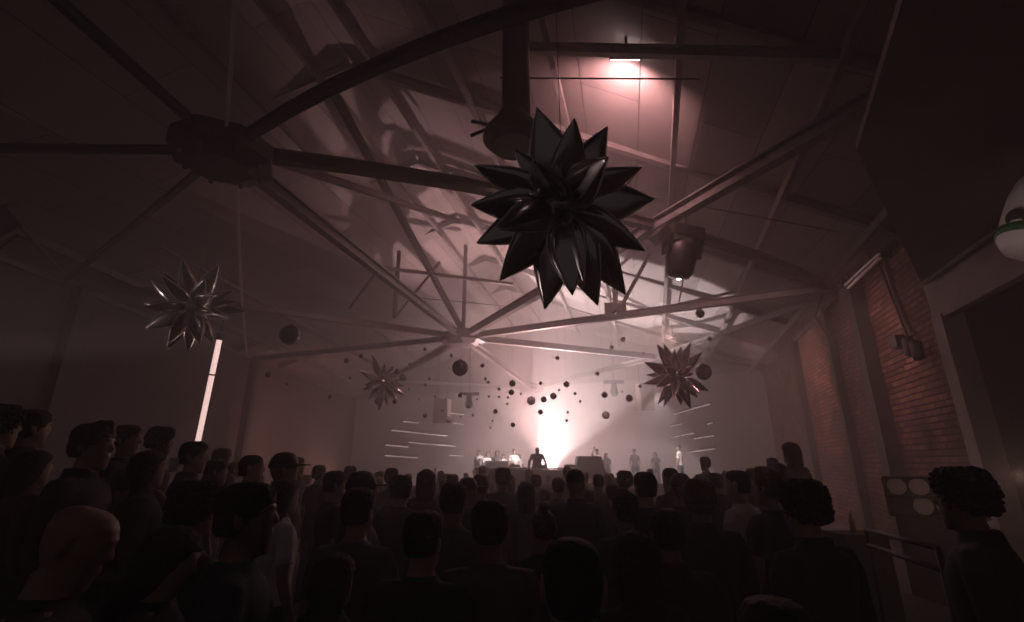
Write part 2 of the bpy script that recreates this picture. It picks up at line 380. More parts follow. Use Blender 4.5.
MB().tube([onR(848, 288, .45)-w0, onR(880, 258, .45)-w0], .03, 8).build('tube', M['white'], root)
for px, py in ((847, 286), (879, 255)): MB().box(onR(px, py, .22)-w0, (.44, .1, .12), rotR).build('end_bracket', M['darksteel'], root)
# little panel at left edge under the roof and thin rod
p0 = atY(-6, 200, 8.2)
root = empty('side_hatch', p0, 'small pale hatch board at the left edge under the roof', 'hatch')
P = [atY(-30, 190, 8.2)-p0, atY(2, 206, 8.2)-p0, atY(20, 226, 8.2)-p0, atY(-30, 256, 8.2)-p0]
MB().poly(P+[p+V((0, .08, 0)) for p in P], [(0, 1, 2, 3), (7, 6, 5, 4), (0, 4, 5, 1), (1, 5, 6, 2), (2, 6, 7, 3), (3, 7, 4, 0)]).build('board', M['lintel'], root)
MB().tube([atY(4, 206, 8.15)-p0, atY(20, 226, 8.15)-p0], .03, 6).build('edge_rail', M['steel'], root)
MB().tube([atY(20, 226, 8.15)-p0, atY(62, 272, 10.8)-p0], .035, 6).build('stay_rod', M['steel'], root)
MB().tube([atY(-20, 262, 8.1)-p0, atY(20, 235, 8.1)-p0], .03, 6).build('lower_rail', M['steel'], root)

# ------------------------------------------------------------ star balloons
def spike(mb, d, L, w, t, base, tw, ref=None):
    """a puffed foil point with four folded edges"""
    d = V(d).normalized(); ref = V((0, 0, 1)) if abs(d.z) < .9 else V((1, 0, 0))
    ref = SREF if SREF is not None and abs(d.dot(SREF)) < .93 else ref
    u = d.cross(ref).normalized(); u = Matrix.Rotation(tw, 3, d) @ u; v = d.cross(u)
    prof = [(0, .30), (.12, .62), (.28, .96), (.42, 1.0), (.6, .80), (.78, .47), (.92, .17), (1, .015)]
    rings = []
    for s_, k in prof:
        c = d*(base+(L-base)*s_); pts = []
        for q in range(12):
            a_ = 2*PI*q/12; cu, sv = math.cos(a_), math.sin(a_)
            f = .62+.38*abs(cu)**1.5   # creased at the two welded seams
            pts.append(c+u*(w*k*cu)+v*(t*k*sv*f*(1+.10*math.sin(5*s_*PI+q))))
        rings.append(pts)
    mb.loft(rings)
    nf = len(mb.bm.faces)
    for q in (0, 6): mb.tube([r_[q] for r_ in rings[1:]], [L*.0085]*6+[L*.003], 5)
    mb.bm.faces.ensure_lookup_table()
    for f_ in mb.bm.faces[nf:]: f_.material_index = 1
SREF = None
def star(cpx, cpy, D, tips, label, name='star_balloon', wf=.20, inner=10, cord=True):
    c = atD(cpx, cpy, D); root = empty(name, c, label, 'balloon', 'foil starburst balloons')
    MB().ball((0, 0, 0), .16*D*95/480/3.5*3.5/1.0*.55 if False else .2*(max((V((x-cpx, y-cpy, 0)).length for x, y in tips)))*D/FP, 16, 10).build('core', M['foil'], root, True)
    Rm = 0; rnd = random.Random(int(cpx))
    global SREF
    view = ray(cpx, cpy).normalized(); SREF = view
    right = V((1, 0, 0)); up = right.cross(view).normalized()
    for k, (x, y) in enumerate(tips):
        t = atD(x, y, D)-c; L = t.length; Rm = max(Rm, L)
        t = t + view*(rnd.uniform(-.35, .12)*L)
        mb = MB(); spike(mb, t, t.length, L*wf*rnd.uniform(.85, 1.1), L*wf*.55, L*.1, rnd.uniform(-.5, .5)); mb.build('spike', M['foil'], root, True).data.materials.append(M['seam'])
    for k in range(inner):
        a_ = 2*PI*k/inner+rnd.uniform(-.2, .2); fr = -1 if k % 2 else 1
        el = rnd.uniform(.5, 1.1)
        d = (right*math.cos(a_)+up*math.sin(a_))*math.cos(el)+view*(fr*math.sin(el))
        L = Rm*rnd.uniform(.8, .95)
        mb = MB(); spike(mb, d, L, L*wf*.9, L*wf*.5, L*.1, rnd.uniform(-.8, .8)); mb.build('spike', M['foil'], root, True).data.materials.append(M['seam'])
    zr = RG-1.0
    MB().tube([(0, 0, 0), (0, 0, max(.5, min(zr, 9.0)-c.z))], .003, 5).build('cord', M['cable'], root)
star(563, 205, 3.5, [(537.6, 110), (574, 123), (608, 125.5), (641, 168), (656, 199), (640, 248), (625, 294), (597, 303), (572, 290), (545, 309), (500, 280), (475, 244), (472, 205), (478, 167), (515, 150)],
     'largest dark foil starburst balloon, hanging in the upper centre', wf=.215, inner=9)
star(193, 307, 7.6, [(182, 259), (219, 264), (234, 290), (236, 301), (230, 318), (214, 345), (198, 344), (188, 353), (166, 351), (145, 329), (144, 303), (151, 280), (163, 272)],
     'foil starburst balloon with bright glints above the lit tube, at left', wf=.15, inner=14)
star(382, 382, 14, [(372, 353), (385, 361), (399, 370), (405, 386), (406, 396), (398, 402), (388, 407), (379, 411), (368, 400), (362, 390), (368, 374), (357, 368)],
     'small hazy foil starburst balloon left of the middle roof hub', wf=.13, inner=12)
star(677, 376, 11, [(657, 344), (664, 344), (681, 346), (691, 342), (702, 352), (709, 391), (698, 398), (691, 409), (681, 406), (664, 406), (658, 404), (643, 384), (644, 362)],
     'hazy foil starburst balloon beside a black ball, right of centre', wf=.15, inner=12)

# ------------------------------------------------------------ hanging balls
z7 = [(467,147,32),(245,185,14),(222,162,11),(203,151,8),(83,99,6),(25,120,9),(40,187,6),(270,134,5),(330,75,7),(433,99,7),(347,190,6),(332,213,6),(268,230,5),(178,189,5),(145,279,10),(212,279,9),(310,271,5),(370,257,5),(412,266,3),(330,333,9),(399,313,5),(423,350,-13),(469,337,4),(468,254,9),(553,138,8),(565,190,6),(576,203,6),(670,208,13),(666,242,11),(618,230,6),(578,258,5),(618,260,5),(653,262,5),(703,248,5),(650,287,5),(533,269,4),(604,317,9),(516,331,5),(592,353,4),(672,369,9),(743,275,-17),(792,270,12),(780,207,7),(779,319,10),(829,257,13),(845,109,8),(731,277,5),(583,380,-5)]
z8 = [(103,211,12),(223,170,8),(279,67,8),(323,37,10),(402,90,5),(74,233,5),(136,247,6),(156,277,5),(108,319,5),(104,352,-6),(256,331,-15),(251,252,12),(347,265,14),(389,219,7),(320,240,4),(466,177,11),(602,117,.14),(635,163,31),(660,35,9)]
balls = [(340+x*.2573, 330+y*.2573, r*.2573) for x, y, r in z7]+[(540+x*.2573, 330+y*.2573, r*.2573) for x, y, r in z8]
balls += [(290, 335, 10), (700, 313.5, 4.5), (614, 312, 2.8), (346, 360, 2), (361, 356, 2.2), (268, 375, 2.8), (330, 397, 2), (287, 384, 1.6), (215, 367, 1.8)]
protos = {}
def ballproto(key, m):
    if key not in protos:
        mb = MB()
        if key == 'mirror_ball':
            bmesh.ops.create_uvsphere(mb.bm, u_segments=28, v_segments=16, radius=1); o = mb.build('mirror_ball_skin', m)
        else:
            mb.ball((0, 0, 0), 1, 24, 14); o = mb.build('ball_skin', m, None, True)
        capm = MB().lathe([(.12, .96), (.12, 1.1), (.04, 1.14)], (0, 0, 0), n=8).build('cap_skin', M['darksteel'])
        protos[key] = (o.data, capm.data); bpy.data.objects.remove(o); bpy.data.objects.remove(capm)
    return protos[key]
rnd = random.Random(3)
for x, y, r in balls:
    light = r < 0; r = abs(r); mirror = False
    if .01 < r < .1: r = 14*.2573; mirror = True
    Rr = .05 if r < 1.2 else .045 if r < 1.7 else .06 if r < 2.5 else .08 if r < 3.2 else .10 if r < 4.6 else .2
    if light: Rr *= 1.7
    D = Rr*FP/r
    if r < 1.3: D = Rr*FP/1.3
    D = max(7, min(D, 17)); Rr = r*D/FP
    big = r > 7; px_, py_ = x, y
    if light: key, m, nm, lb, grp = 'paper', M['paper'], 'paper_lantern', 'pale translucent round lantern hanging in the haze above the stage', 'pale lanterns'
    elif mirror or abs(x-700) < 1: key, m, nm, lb, grp = 'mirror_ball', M['mirror'], 'mirror_ball', 'small glinting mirror ball ' + ('beside the big ball at right' if mirror else 'above the right starburst balloon'), None
    elif big:
        key, m, nm, grp = 'ball', M['ballblack'], 'hanging_ball', None
        lb = 'large black ball ' + ('directly under the middle roof hub' if x < 500 and x > 400 else 'at left below the long beam, lit on its edge' if x < 400 else 'touching the right hand starburst balloon')
    else:
        key, m, nm = 'ball', M['ballblack'], 'hanging_ball'
        sz_ = 'tiny' if r < 1.8 else 'small' if r < 2.7 else 'medium sized'
        sd = 'left of the middle roof hub' if x < 440 else 'above the left of the stage' if x < 530 else 'right of the stage beam'
        lb = '%s black ball hanging in the haze, %s' % (sz_, sd); grp = '%s black balls, %s' % (sz_, sd)
    me, mc = ballproto(key, m)
    root = empty(nm, atD(x, y, D), lb, 'ball' if not light else 'lantern', grp)
    for nm2, me2, m2 in (('shell', me, m), ('cap', mc, M['darksteel'])):
        o = link(nm2, me2, m2, root); o.scale = (Rr,)*3
    MB().tube([(0, 0, Rr), (0, 0, 8.4-root.location.z)], .0012, 4).build('cord', M['cable'], root)

# ------------------------------------------------------------ light tubes and battens
root = empty('light_tube', atD(220, 337, 11.2), 'long bright white light tube hanging vertically at left', 'light tube')
w0 = root.location.copy(); e = atD(198, 441, 10.9)-w0
w1 = V((0, 0, 0)).lerp(e, .03)
MB().tube([w1, e], .058, 10).build('diffuser', M['tube'], root, True)
MB().tube([V((0, 0, .08)), w1], .08, 10).build('end_cap', M['darksteel'], root)
MB().tube([e*.36, e*.375], .08, 10).build('clamp', M['darksteel'], root)
MB().tube([V((0, 0, .05)), V((0, 0, 1.9))], .01, 6).build('cord', M['cable'], root)
def wing(label, segs, p0, hd, grp, side):
    n = V((math.cos(hd), -math.sin(hd), 0))
    for a0, a1, b0, b1 in segs:
        q0, q1 = atPlane(a0, a1, p0, n), atPlane(b0, b1, p0, n)
        if (q1-q0).length > 9: q1 = q0+(q1-q0).normalized()*9
        root = empty('led_batten', (q0+q1)/2, label, 'light batten', grp)
        MB().tube([(q0-q1)/2, (q1-q0)/2], .022, 8).build('diffuser', M['bat'], root)
        MB().prism([(-.05, .035), (.05, .035), (.05, .07), (-.05, .07)], (q0-q1)/2, (q1-q0)/2).build('mount_rail', M['darksteel'], root)
f = lambda u, v: (340+u*.2573, 330+v*.2573)
gL = [(200,390,480,418),(175,447,265,455),(265,437,480,455),(175,488,300,497),(425,487,480,490),(245,355,305,362),(440,362,560,375),(420,322,510,332)]
gR = [(520,327,660,288),(435,390,655,342),(435,430,540,412),(550,410,598,402),(600,423,676,411),(580,475,680,462),(650,367,670,360)]
HW = R(6.6)
wing('slim lit batten on the left stage side, sloping down to the right', [(*f(a, b), *f(c, d)) for a, b, c, d in gL], V((-4.7, 20, 0)), HW, 'left stage light battens', -1)
f2 = lambda u, v: (540+u*.2573, 330+v*.2573)
wing('slim lit batten on the right stage side, sloping up to the right', [(*f2(a, b), *f2(c, d)) for a, b, c, d in gR], V((7.9, 20, 0)), HW, 'right stage light battens', 1)
# hanging pale square panels and T shaped hangers
for px, py, w, h, lb in ((442, 411, 14, 22, 'pale hanging speaker board left of the stage glow'), (645, 397, 14, 26, 'pale hanging speaker board right of the stage glow')):
    Yp = 25; c = atY(px, py, Yp); k = Yp/(math.cos(PITCH)*FP)
    root = empty('hanging_speaker', c, lb, 'speaker', rot=(0, 0, R(-15 if px < 500 else 15)))
    MB().box((0, 0, 0), (w*k, .5, h*k)).build('cabinet', M['panel'], root, bevel=.03)
    MB().box((0, -.26, 0), (w*k*.8, .02, h*k*.88)).build('grille', M['panel'], root)
    for s_ in (-1, 1): MB().tube([(s_*w*k*.35, 0, h*k/2), (s_*w*k*.35, 0, 7.6-c.z)], .012, 5).build('hanging_wire', M['cable'], root)
for px, py, lb in ((469, 399, 'hazy T-shaped light bar hanging left of the glow'), (614, 387, 'hazy T-shaped light bar hanging right of the glow')):
    c = atY(px, py, 24)
    root = empty('hanging_light_bar', c, lb, 'light bar')
    MB().box((0, 0, .25), (1.0, .18, .16)).build('crossbar', M['darksteel'], root, bevel=.02)
    MB().lathe([(.12, -.45), (.2, -.3), (.14, .0), (.14, .2)], (0, 0, 0), n=12).build('lamp', M['darksteel'], root, True)
    MB().tube([(0, 0, .3), (0, 0, 7.8-c.z)], .02, 6).build('hanging_rod', M['darksteel'], root)

# ------------------------------------------------------------ stage
SH = .75
tag(MB().box((2.5, 22.2, SH/2), (14, 6, SH)).build('stage', M['black'], bevel=.02), 'low black stage platform behind the crowd', 'stage')
root = empty('dj_table', (.5, 20, SH), 'long dark disc jockey table on the stage front', 'table')
MB().box((.35, 0, .91), (4.6, .75, .06)).build('table_top', M['darksteel'], root, bevel=.01)
MB().box((.35, -.33, .44), (4.5, .04, .86)).build('front_panel', M['black'], root)
for x in (-1.8, 2.5):
    for y in (-.28, .3): MB().box((x, y, .44), (.06, .06, .87)).build('leg', M['darksteel'], root)
for x, lb in ((-.25, 'left'), (1.95, 'right')):
    root = empty('turntable', (.5+x-.15, 20.05, SH+.945), 'flat dark turntable on the table, %s of the person playing' % lb, 'turntable')
    MB().box((0, 0, .05), (.45, .36, .09)).build('deck', M['darksteel'], root, bevel=.01)
    MB().lathe([(.15, 0), (.15, .02)], (-.03, 0, .1), n=24).build('platter', M['black'], root)
    MB().tube([(.17, .1, .12), (.17, -.06, .13), (.1, -.12, .12)], .008).build('tone_arm', M['steel'], root)
root = empty('mixer', (1.22, 20.0, SH+.945), 'small dark mixer between the two turntables', 'mixer')
MB().box((0, 0, .05), (.32, .36, .1)).build('case', M['darksteel'], root, bevel=.01)
for k in range(4): MB().lathe([(.015, 0), (.012, .03)], (-.1+k*.065, .05, .1), n=8).build('knob', M['steel'], root)
c = atY(588, 468, 21.2)
root = empty('monitor_speaker', (c.x, 21.2, SH), 'dark wedge shaped monitor speaker right of the person playing', 'speaker')
MB().loft([[V((x, y, z)) for x, y in ((-w_, -.35), (w_+.08, -.35), (w_+.08, .35), (-w_, .35))] for z, w_ in ((0, .66), (.7, .6), (1.38, .45))]).build('cabinet', M['darksteel'], root, bevel=.02)
MB().lathe([(.3, 0), (.3, .03), (.24, .035)], (0, -.35, .55), (0, -1, 0), n=24).build('woofer', M['black'], root)
MB().lathe([(.12, 0), (.12, .03), (.08, .035)], (0, -.35, 1.1), (0, -1, 0), n=20).build('tweeter', M['black'], root)
c = atY(497, 463, 22.5)
root = empty('monitor_speaker', (c.x, 22.5, SH), 'dark speaker box among the lit people left of the table', 'speaker')
MB().box((0, 0, .6), (1.0, .6, 1.2)).build('cabinet', M['darksteel'], root, bevel=.03)
MB().lathe([(.3, 0), (.3, .03), (.24, .035)], (0, -.3, .55), (0, -1, 0), n=24).build('woofer', M['black'], root)
# crowd barrier in front of the stage
root = empty('crowd_barrier', (3, 18.6, 0), 'dark steel crowd barrier along the stage front', 'barrier')
MB().box((0, 0, 1.12), (13, .08, .06)).build('top_rail', M['darksteel'], root)
MB().box((0, .05, .6), (13, .03, 1.0)).build('panel', M['black'], root)
for k in range(7): MB().box((-6.2+k*2.05, .3, .02), (.08, .7, .04)).build('foot', M['darksteel'], root)
# risers on the two sides
tag(MB().box((-5.6, 5.2, .125), (7.3, 5.6, .25)).build('riser', M['black']), 'low black riser the people at left stand on', 'riser')
tag(MB().box((-6.35, 5.3, .35), (7.0-.02, 4.9, .2)).build('riser', M['black']), 'upper black riser step at far left', 'riser')
tag(MB().box((4.1, 7.0, .15), (1.9, 3.2, .3)).build('riser', M['black']), 'low riser by the brick wall at right', 'riser')

# ------------------------------------------------------------ right side: lit box shelf, rail, bottle
c = atD(933, 497, 6.6)
root = empty('display_cabinet', V((c.x, c.y, 0)), 'dark display cabinet of pale round tins near the brick wall', 'cabinet', rot=(0, 0, R(50)))
H0 = c.z
W2, Hh = 1.02, .5
MB().box((.12, 0, H0), (.04, W2, Hh)).build('back_board', M['wood'], root)
for z in (H0-Hh/2, H0, H0+Hh/2): MB().box((0, 0, z), (.28, W2, .03)).build('shelf', M['darksteel'], root)
for y in (-W2/2, W2/2): MB().box((0, y, H0), (.28, .03, Hh)).build('side_panel', M['darksteel'], root)
MB().box((0, 0, (H0-Hh/2)/2), (.26, W2*.9, H0-Hh/2)).build('base_cabinet', M['black'], root)
wm = Matrix.Translation(root.location) @ root.rotation_euler.to_matrix().to_4x4()
k = 0
for z in (H0-.12, H0+.13):
    for y in (-.37, -.125, .125, .37):
        p = wm @ V((-.04, y, z))
        if k not in (3,):
            MB_ = MB().lathe([(.108, -.05), (.113, 0), (.108, .05)], p, V((math.cos(R(50)), math.sin(R(50)), 0)), n=20).build('round_tin', M['panel'], None, False)
            tag(MB_, 'pale round tin in the dim display cabinet by the brick wall', 'tin', 'round tins in the cabinet')
        k += 1
r0, r1 = atD(866, 530, 4.1), atD(938, 548, 2.9)
root = empty('handrail', V((r0.x, r0.y, 0)), 'dark handrail slanting below the display cabinet at right', 'rail')
w0 = root.location.copy()
MB().tube([r0-w0, r1-w0],   .018, 8).build('top_bar', M['black'], root, True)
MB().tube([r0-w0-V((0, 0, .12)), r1-w0-V((0, 0, .12))], .02, 8).build('lower_bar', M['black'], root, True)
for p in (r0, r1): MB().tube([V((p.x, p.y, 0))-w0, p-w0],   .018, 8).build('post', M['black'], root, True)

# ------------------------------------------------------------ people
def ell(c, rx, ry, n=20, ax=None, pw=1.):
    c = V(c); u, w = ax or (V((1, 0, 0)), V((0, 1, 0)))
    out = []
    for k in range(n):
        a_ = 2*PI*k/n; ca, sa = math.cos(a_), math.sin(a_)
        out.append(c+u*(rx*math.copysign(abs(ca)**pw, ca))+w*(ry*math.copysign(abs(sa)**pw, sa)))
    return out
def remeshed(mb, vox, smooth=2):
    bmesh.ops.recalc_face_normals(mb.bm, faces=mb.bm.faces)
    me = bpy.data.meshes.new('tmp'); mb.bm.to_mesh(me); mb.bm.free()
    o = bpy.data.objects.new('tmp', me); C.objects.link(o)
    r = o.modifiers.new('r', 'REMESH'); r.mode = 'VOXEL'; r.voxel_size = vox; r.use_smooth_shade = True
    if smooth:
        s_ = o.modifiers.new('s', 'SMOOTH'); s_.iterations = smooth; s_.factor = .5
    dg = bpy.context.evaluated_depsgraph_get()
    out = bpy.data.meshes.new_from_object(o.evaluated_get(dg)); bpy.data.objects.remove(o); bpy.data.meshes.remove(me)
    for p in out.polygons: p.use_smooth = True
    return out
TORSO = [(.90, .155, .115, 0), (.98, .165, .12, 0), (1.06, .145, .105, .005), (1.14, .14, .1, .008), (1.25, .155, .112, .005), (1.34, .172, .118, .0), (1.41, .178, .10, -.01), (1.455, .13, .075, -.015), (1.485, .072, .062, -.01), (1.52, .056, .058, 0), (1.57, .055, .056, .008)]
HEAD = [(1.515, .024, .022, .066), (1.528, .044, .042, .052), (1.55, .056, .062, .036), (1.58, .066, .078, .020), (1.61, .072, .088, .010), (1.645, .074, .095, .004), (1.68, .076, .098, 0), (1.71, .072, .091, -.003), (1.733, .058, .073, -.004), (1.746, .036, .046, -.004), (1.75, .012, .015, -.004)]
NECK = V((0, 0, 1.54))
def headmat(yaw=0, pitch=0): return Matrix.Translation(NECK) @ Euler((pitch, 0, yaw)).to_matrix().to_4x4() @ Matrix.Translation(-NECK)
def add_head(mb, hm):
    def T(rings): return [[hm @ p for p in r] for r in rings]
    mb.loft(T([ell((0, y, z), rx, ry, 20) for z, rx, ry, y in HEAD]))
    mb.loft(T([ell((0, .088, 1.668), .007, .010, 10), ell((0, .096, 1.655), .009, .012, 10), ell((0, .101, 1.640), .012, .014, 10), ell((0, .104, 1.628), .015, .014, 10), ell((0, .094, 1.618), .015, .010, 10)]))  # nose
    mb.loft(T([ell((0, .086, 1.602), .018, .010, 10), ell((0, .093, 1.595), .026, .012, 10), ell((0, .086, 1.589), .024, .009, 10), ell((0, .092, 1.583), .024, .012, 10), ell((0, .084, 1.574), .018, .010, 10)]))   # lips
    mb.loft(T([ell((0, .074, 1.555), .018, .016, 10), ell((0, .080, 1.54), .022, .018, 10), ell((0, .07, 1.526), .018, .016, 10)]))    # chin
    mb.loft(T([ell((0, .086, 1.69), .046, .010, 12), ell((0, .088, 1.68), .052, .013, 12), ell((0, .084, 1.672), .046, .009, 12)]))   # brow
    for s_ in (-1, 1):
        mb.loft(T([[V((s_*.076, -.012, 1.61))+V((s_*dx, dy, dz)) for dx, dy, dz in ((0, -.005, 0), (.006, -.008, .0), (.006, .006, .0), (0, .006, 0))],
                   [V((s_*.078, -.014, 1.64))+V((s_*dx, dy, dz)) for dx, dy, dz in ((-.006, -.018, 0), (.012, -.02, .0), (.010, .012, .0), (-.006, .014, 0))],
                   [V((s_*.076, -.014, 1.672))+V((s_*dx, dy, dz)) for dx, dy, dz in ((-.006, -.014, 0), (.012, -.016, .0), (.008, .01, .0), (-.006, .01, 0))]]))
        mb.loft(T([ell((s_*.031, .078, 1.657+dz), r_, r_*.8, 10) for dz, r_ in ((-.012, .005), (-.006, .012), (.004, .013), (.012, .006))]))
def hand(mb, w, d, side, curl=.5, s=1.):
    """palm and five separate, bent fingers; d = pointing direction, side = towards the thumb"""
    d = d.normalized(); side = (side-d*side.dot(d)).normalized(); n = d.cross(side)
    mb.loft([ell(w+d*t*s, a_*s, b_*s, 12, (side, n)) for t, a_, b_ in ((-.02, .026, .02), (.01, .033, .018), (.05, .041, .017), (.085, .039, .014))])
    for k, (off, L) in enumerate(((.030, .068), (.010, .078), (-.011, .072), (-.030, .055))):
        b = w+(d*.082+side*off)*s; p = [b]; dd = d.copy()
        for seg in (.45, .3, .25):
            dd = (Matrix.Rotation(curl*(.8+.1*k), 3, side) @ dd); p.append(p[-1]+dd*L*seg*s)
        mb.tube(p, [.0095*s, .009*s, .0082*s, .0065*s], 8)
    b = w+(d*.02+side*.03)*s; dd = (d*.6+side*.8).normalized()
    mb.tube([b, b+dd*.035*s, b+(dd*.5+d*.5).normalized()*.065*s, b+(dd*.25+d*.75).normalized()*.085*s], [.013*s, .011*s, .0095*s, .007*s], 8)
ARM = {
 'down': (V((.235, -.02, 1.13)), V((.25, .06, .885)), V((.02, .25, -1)), V((-.3, 1, 0))),
 'front': (V((.23, .02, 1.13)), V((.12, .24, 1.10)), V((-.6, .8, .1)), V((0, .3, 1))),
 'up': (V((.33, .12, 1.50)), V((.27, .22, 1.74)), V((0, .1, 1)), V((-1, .2, 0))),
 'brow': (V((.27, .24, 1.36)), V((.135, .225, 1.60)), V((-.7, -.5, .5)), V((0, -.3, -1))),
 'table': (V((.32, .12, 1.20)), V((.36, .40, 1.05)), V((.0, 1, -.3)), V((-1, .2, 0))),
}
def person_meshes(pose, hm, lean=0., sleeve='short', wide=1., vox=.0075):
    la, ra = pose
    sh = Matrix.Translation(V((0, 0, .95))) @ Matrix.Rotation(-lean, 4, 'X') @ Matrix.Translation(V((0, 0, -.95)))
    def X(p): return sh @ V(p)
    def TT(r): return [sh @ p for p in r]
    out = {}
    def torso(mb, inf=0., z0=.0, z1=2.):
        mb.loft([TT(ell((0, y, z), rx*wide+inf, ry*wide**.5+inf, 24, None, .9)) for z, rx, ry, y in TORSO if z0 <= z <= z1])
    def armpts(s_, kind):
        e_, w_, d_, th = ARM[kind]; f_ = lambda v: V((v.x*s_, v.y, v.z))
        return [X((s_*.10*wide, -.01, 1.425)), X((s_*.165*wide, -.012, 1.415)), X((s_*.195*wide, -.012, 1.36))], X(f_(e_)), X(f_(w_)), sh.to_3x3() @ f_(d_), f_(th)
    def limbs(mb, inf=0., upto=2):
        for s_, kind in ((-1, la), (1, ra)):
            sp, e_, w_, d_, th = armpts(s_, kind)
            pts = sp+[sp[2].lerp(e_, .5)]; rr = [.045, .056, .053, .044]
            if upto >= 1: pts += [e_]; rr += [.039]
            else: pts[-1] = sp[2].lerp(e_, .62)
            if upto >= 2: pts += [e_.lerp(w_, .35), w_.lerp(e_, .08)]; rr += [.038, .026]
            mb.tube(pts, [r_+inf for r_ in rr], 14)
            if upto == 3: hand(mb, w_, d_, th, .35)
    def legs(mb, inf=0., z0=.0):
        for s_ in (-1, 1):
            P_ = [((s_*.085, 0, .96), .09), ((s_*.095, .0, .84), .088), ((s_*.10, .01, .66), .072), ((s_*.105, .012, .5), .056), ((s_*.108, -.005, .36), .055), ((s_*.11, -.02, .2), .043), ((s_*.11, -.02, .08), .038)]
            mb.tube([p for p, r_ in P_], [r_+inf for p, r_ in P_], 16)
    mb = MB(); torso(mb); limbs(mb, 0, 3); legs(mb); add_head(mb, sh @ hm)
    for s_ in (-1, 1): mb.loft([ell((s_*.115, y, z), rx, rz, 12, (V((1, 0, 0)), V((0, 0, 1)))) for y, z, rx, rz in ((-.075, .04, .025, .03), (-.03, .045, .034, .042), (.06, .035, .042, .032), (.13, .025, .042, .02), (.17, .02, .025, .012))])
    out['body'] = remeshed(mb, vox, 1)
    mb = MB(); torso(mb, .016, .9, 1.47); limbs(mb, .014, 2 if sleeve == 'long' else 0)
    if sleeve == 'long': mb.loft([TT(ell((0, -.02, z), rx, ry, 20)) for z, rx, ry in ((1.42, .15, .095), (1.455, .125, .09), (1.49, .09, .08), (1.525, .078, .074))])
    else: mb.loft([TT(ell((0, -.014, z), rx, ry, 20)) for z, rx, ry in ((1.42, .15, .09), (1.455, .125, .085), (1.488, .086, .076), (1.505, .072, .068))])
    out['shirt'] = remeshed(mb, .012, 2)
    mb = MB(); legs(mb, .014); mb.loft([ell((0, 0, z), rx, ry, 24) for z, rx, ry in ((.80, .15, .11), (.9, .178, .132), (.97, .172, .127))])
    out['trousers'] = remeshed(mb, .014, 2)
    mb = MB()
    for s_ in (-1, 1): mb.loft([ell((s_*.115, y, z), rx, rz, 14, (V((1, 0, 0)), V((0, 0, 1)))) for y, z, rx, rz in ((-.095, .05, .03, .045), (-.04, .058, .044, .058), (.06, .045, .05, .043), (.14, .032, .05, .030), (.19, .024, .03, .018))])
    out['shoes'] = remeshed(mb, .012, 1)
    out['headm'] = sh @ hm
    return out
def hair_mesh(kind, hm):
    mb = MB()
    def T(rings): return [[hm @ p for p in r] for r in rings]
    if kind in ('short', 'curly', 'fade', 'quiff'):
        g_ = {'short': .010, 'curly': .024, 'fade': .003, 'quiff': .012}[kind]
        # cap that leaves the face free: each ring is pulled back below the hairline
        rg = []
        for z, rx, ry, y in [(1.585, .056, .06, -.03), (1.61, .066, .072, -.022), (1.64, .073, .078, -.018), (1.67, .0765, .088, -.012), (1.70, .076, .094, -.005), (1.725, .068, .085, -.003), (1.745, .052, .065, -.003), (1.757, .025, .032, -.003)]:
            zz = z+(g_ if z > 1.7 else 0); s_ = g_ if z > 1.6 else g_*.3
            rg.append(ell((0, y, zz), rx+s_, ry+s_, 20))
        mb.loft(T(rg))
        if kind == 'quiff': mb.loft(T([ell((0, .03, 1.74), .055, .06, 14), ell((0, .04, 1.775), .05, .055, 14), ell((0, .04, 1.79), .03, .03, 14)]))
    elif kind in ('long', 'bun'):
        if kind == 'long': mb.loft(T([ell((0, -.055, 1.36), .07, .03, 20), ell((0, -.06, 1.42), .09, .045, 20), ell((0, -.045, 1.52), .095, .07, 20), ell((0, -.03, 1.6), .102, .092, 20), ell((0, -.022, 1.66), .102, .100, 20), ell((0, -.008, 1.71), .092, .104, 20), ell((0, -.004, 1.745), .062, .075, 20), ell((0, -.004, 1.765), .025, .03, 20)]))
        else:
            mb.loft(T([ell((0, -.025, 1.59), .06, .065, 20), ell((0, -.018, 1.64), .078, .085, 20), ell((0, -.008, 1.69), .082, .096, 20), ell((0, -.004, 1.73), .066, .082, 20), ell((0, -.004, 1.76), .03, .035, 20)]))
            mb.loft(T([ell((0, -.06, 1.755), .025, .025, 12), ell((0, -.06, 1.785), .04, .04, 12), ell((0, -.06, 1.81), .02, .02, 12)]))
    elif kind == 'cap':
        mb.loft(T([ell((0, -.004, 1.665), .083, .102, 22), ell((0, -.003, 1.69), .084, .104, 22), ell((0, -.003, 1.73), .078, .092, 22), ell((0, -.003, 1.765), .055, .065, 22), ell((0, -.003, 1.778), .02, .02, 22)]))
        mb.loft(T([ell((0, .12, 1.682), .062, .065, 18), ell((0, .125, 1.692), .062, .068, 18)]))
    me = remeshed(mb, .007, 1)
    if kind in ('curly', 'short', 'long', 'quiff', 'bun'):
        am = {'curly': .012, 'short': .003, 'long': .004, 'quiff': .005, 'bun': .003}[kind]
        for v in me.vertices:
            v.co += v.normal*am*noise.noise(v.co*(45 if kind != 'curly' else 60))*1.6
    return me
BASE = {}
def variant(key):
    if key in BASE: return BASE[key]
    pose, yaw, pitch, lean, sleeve, wide = key
    hm = headmat(yaw, pitch); BASE[key] = person_meshes(pose, hm, lean, sleeve, wide); return BASE[key]
HAIRS = {}
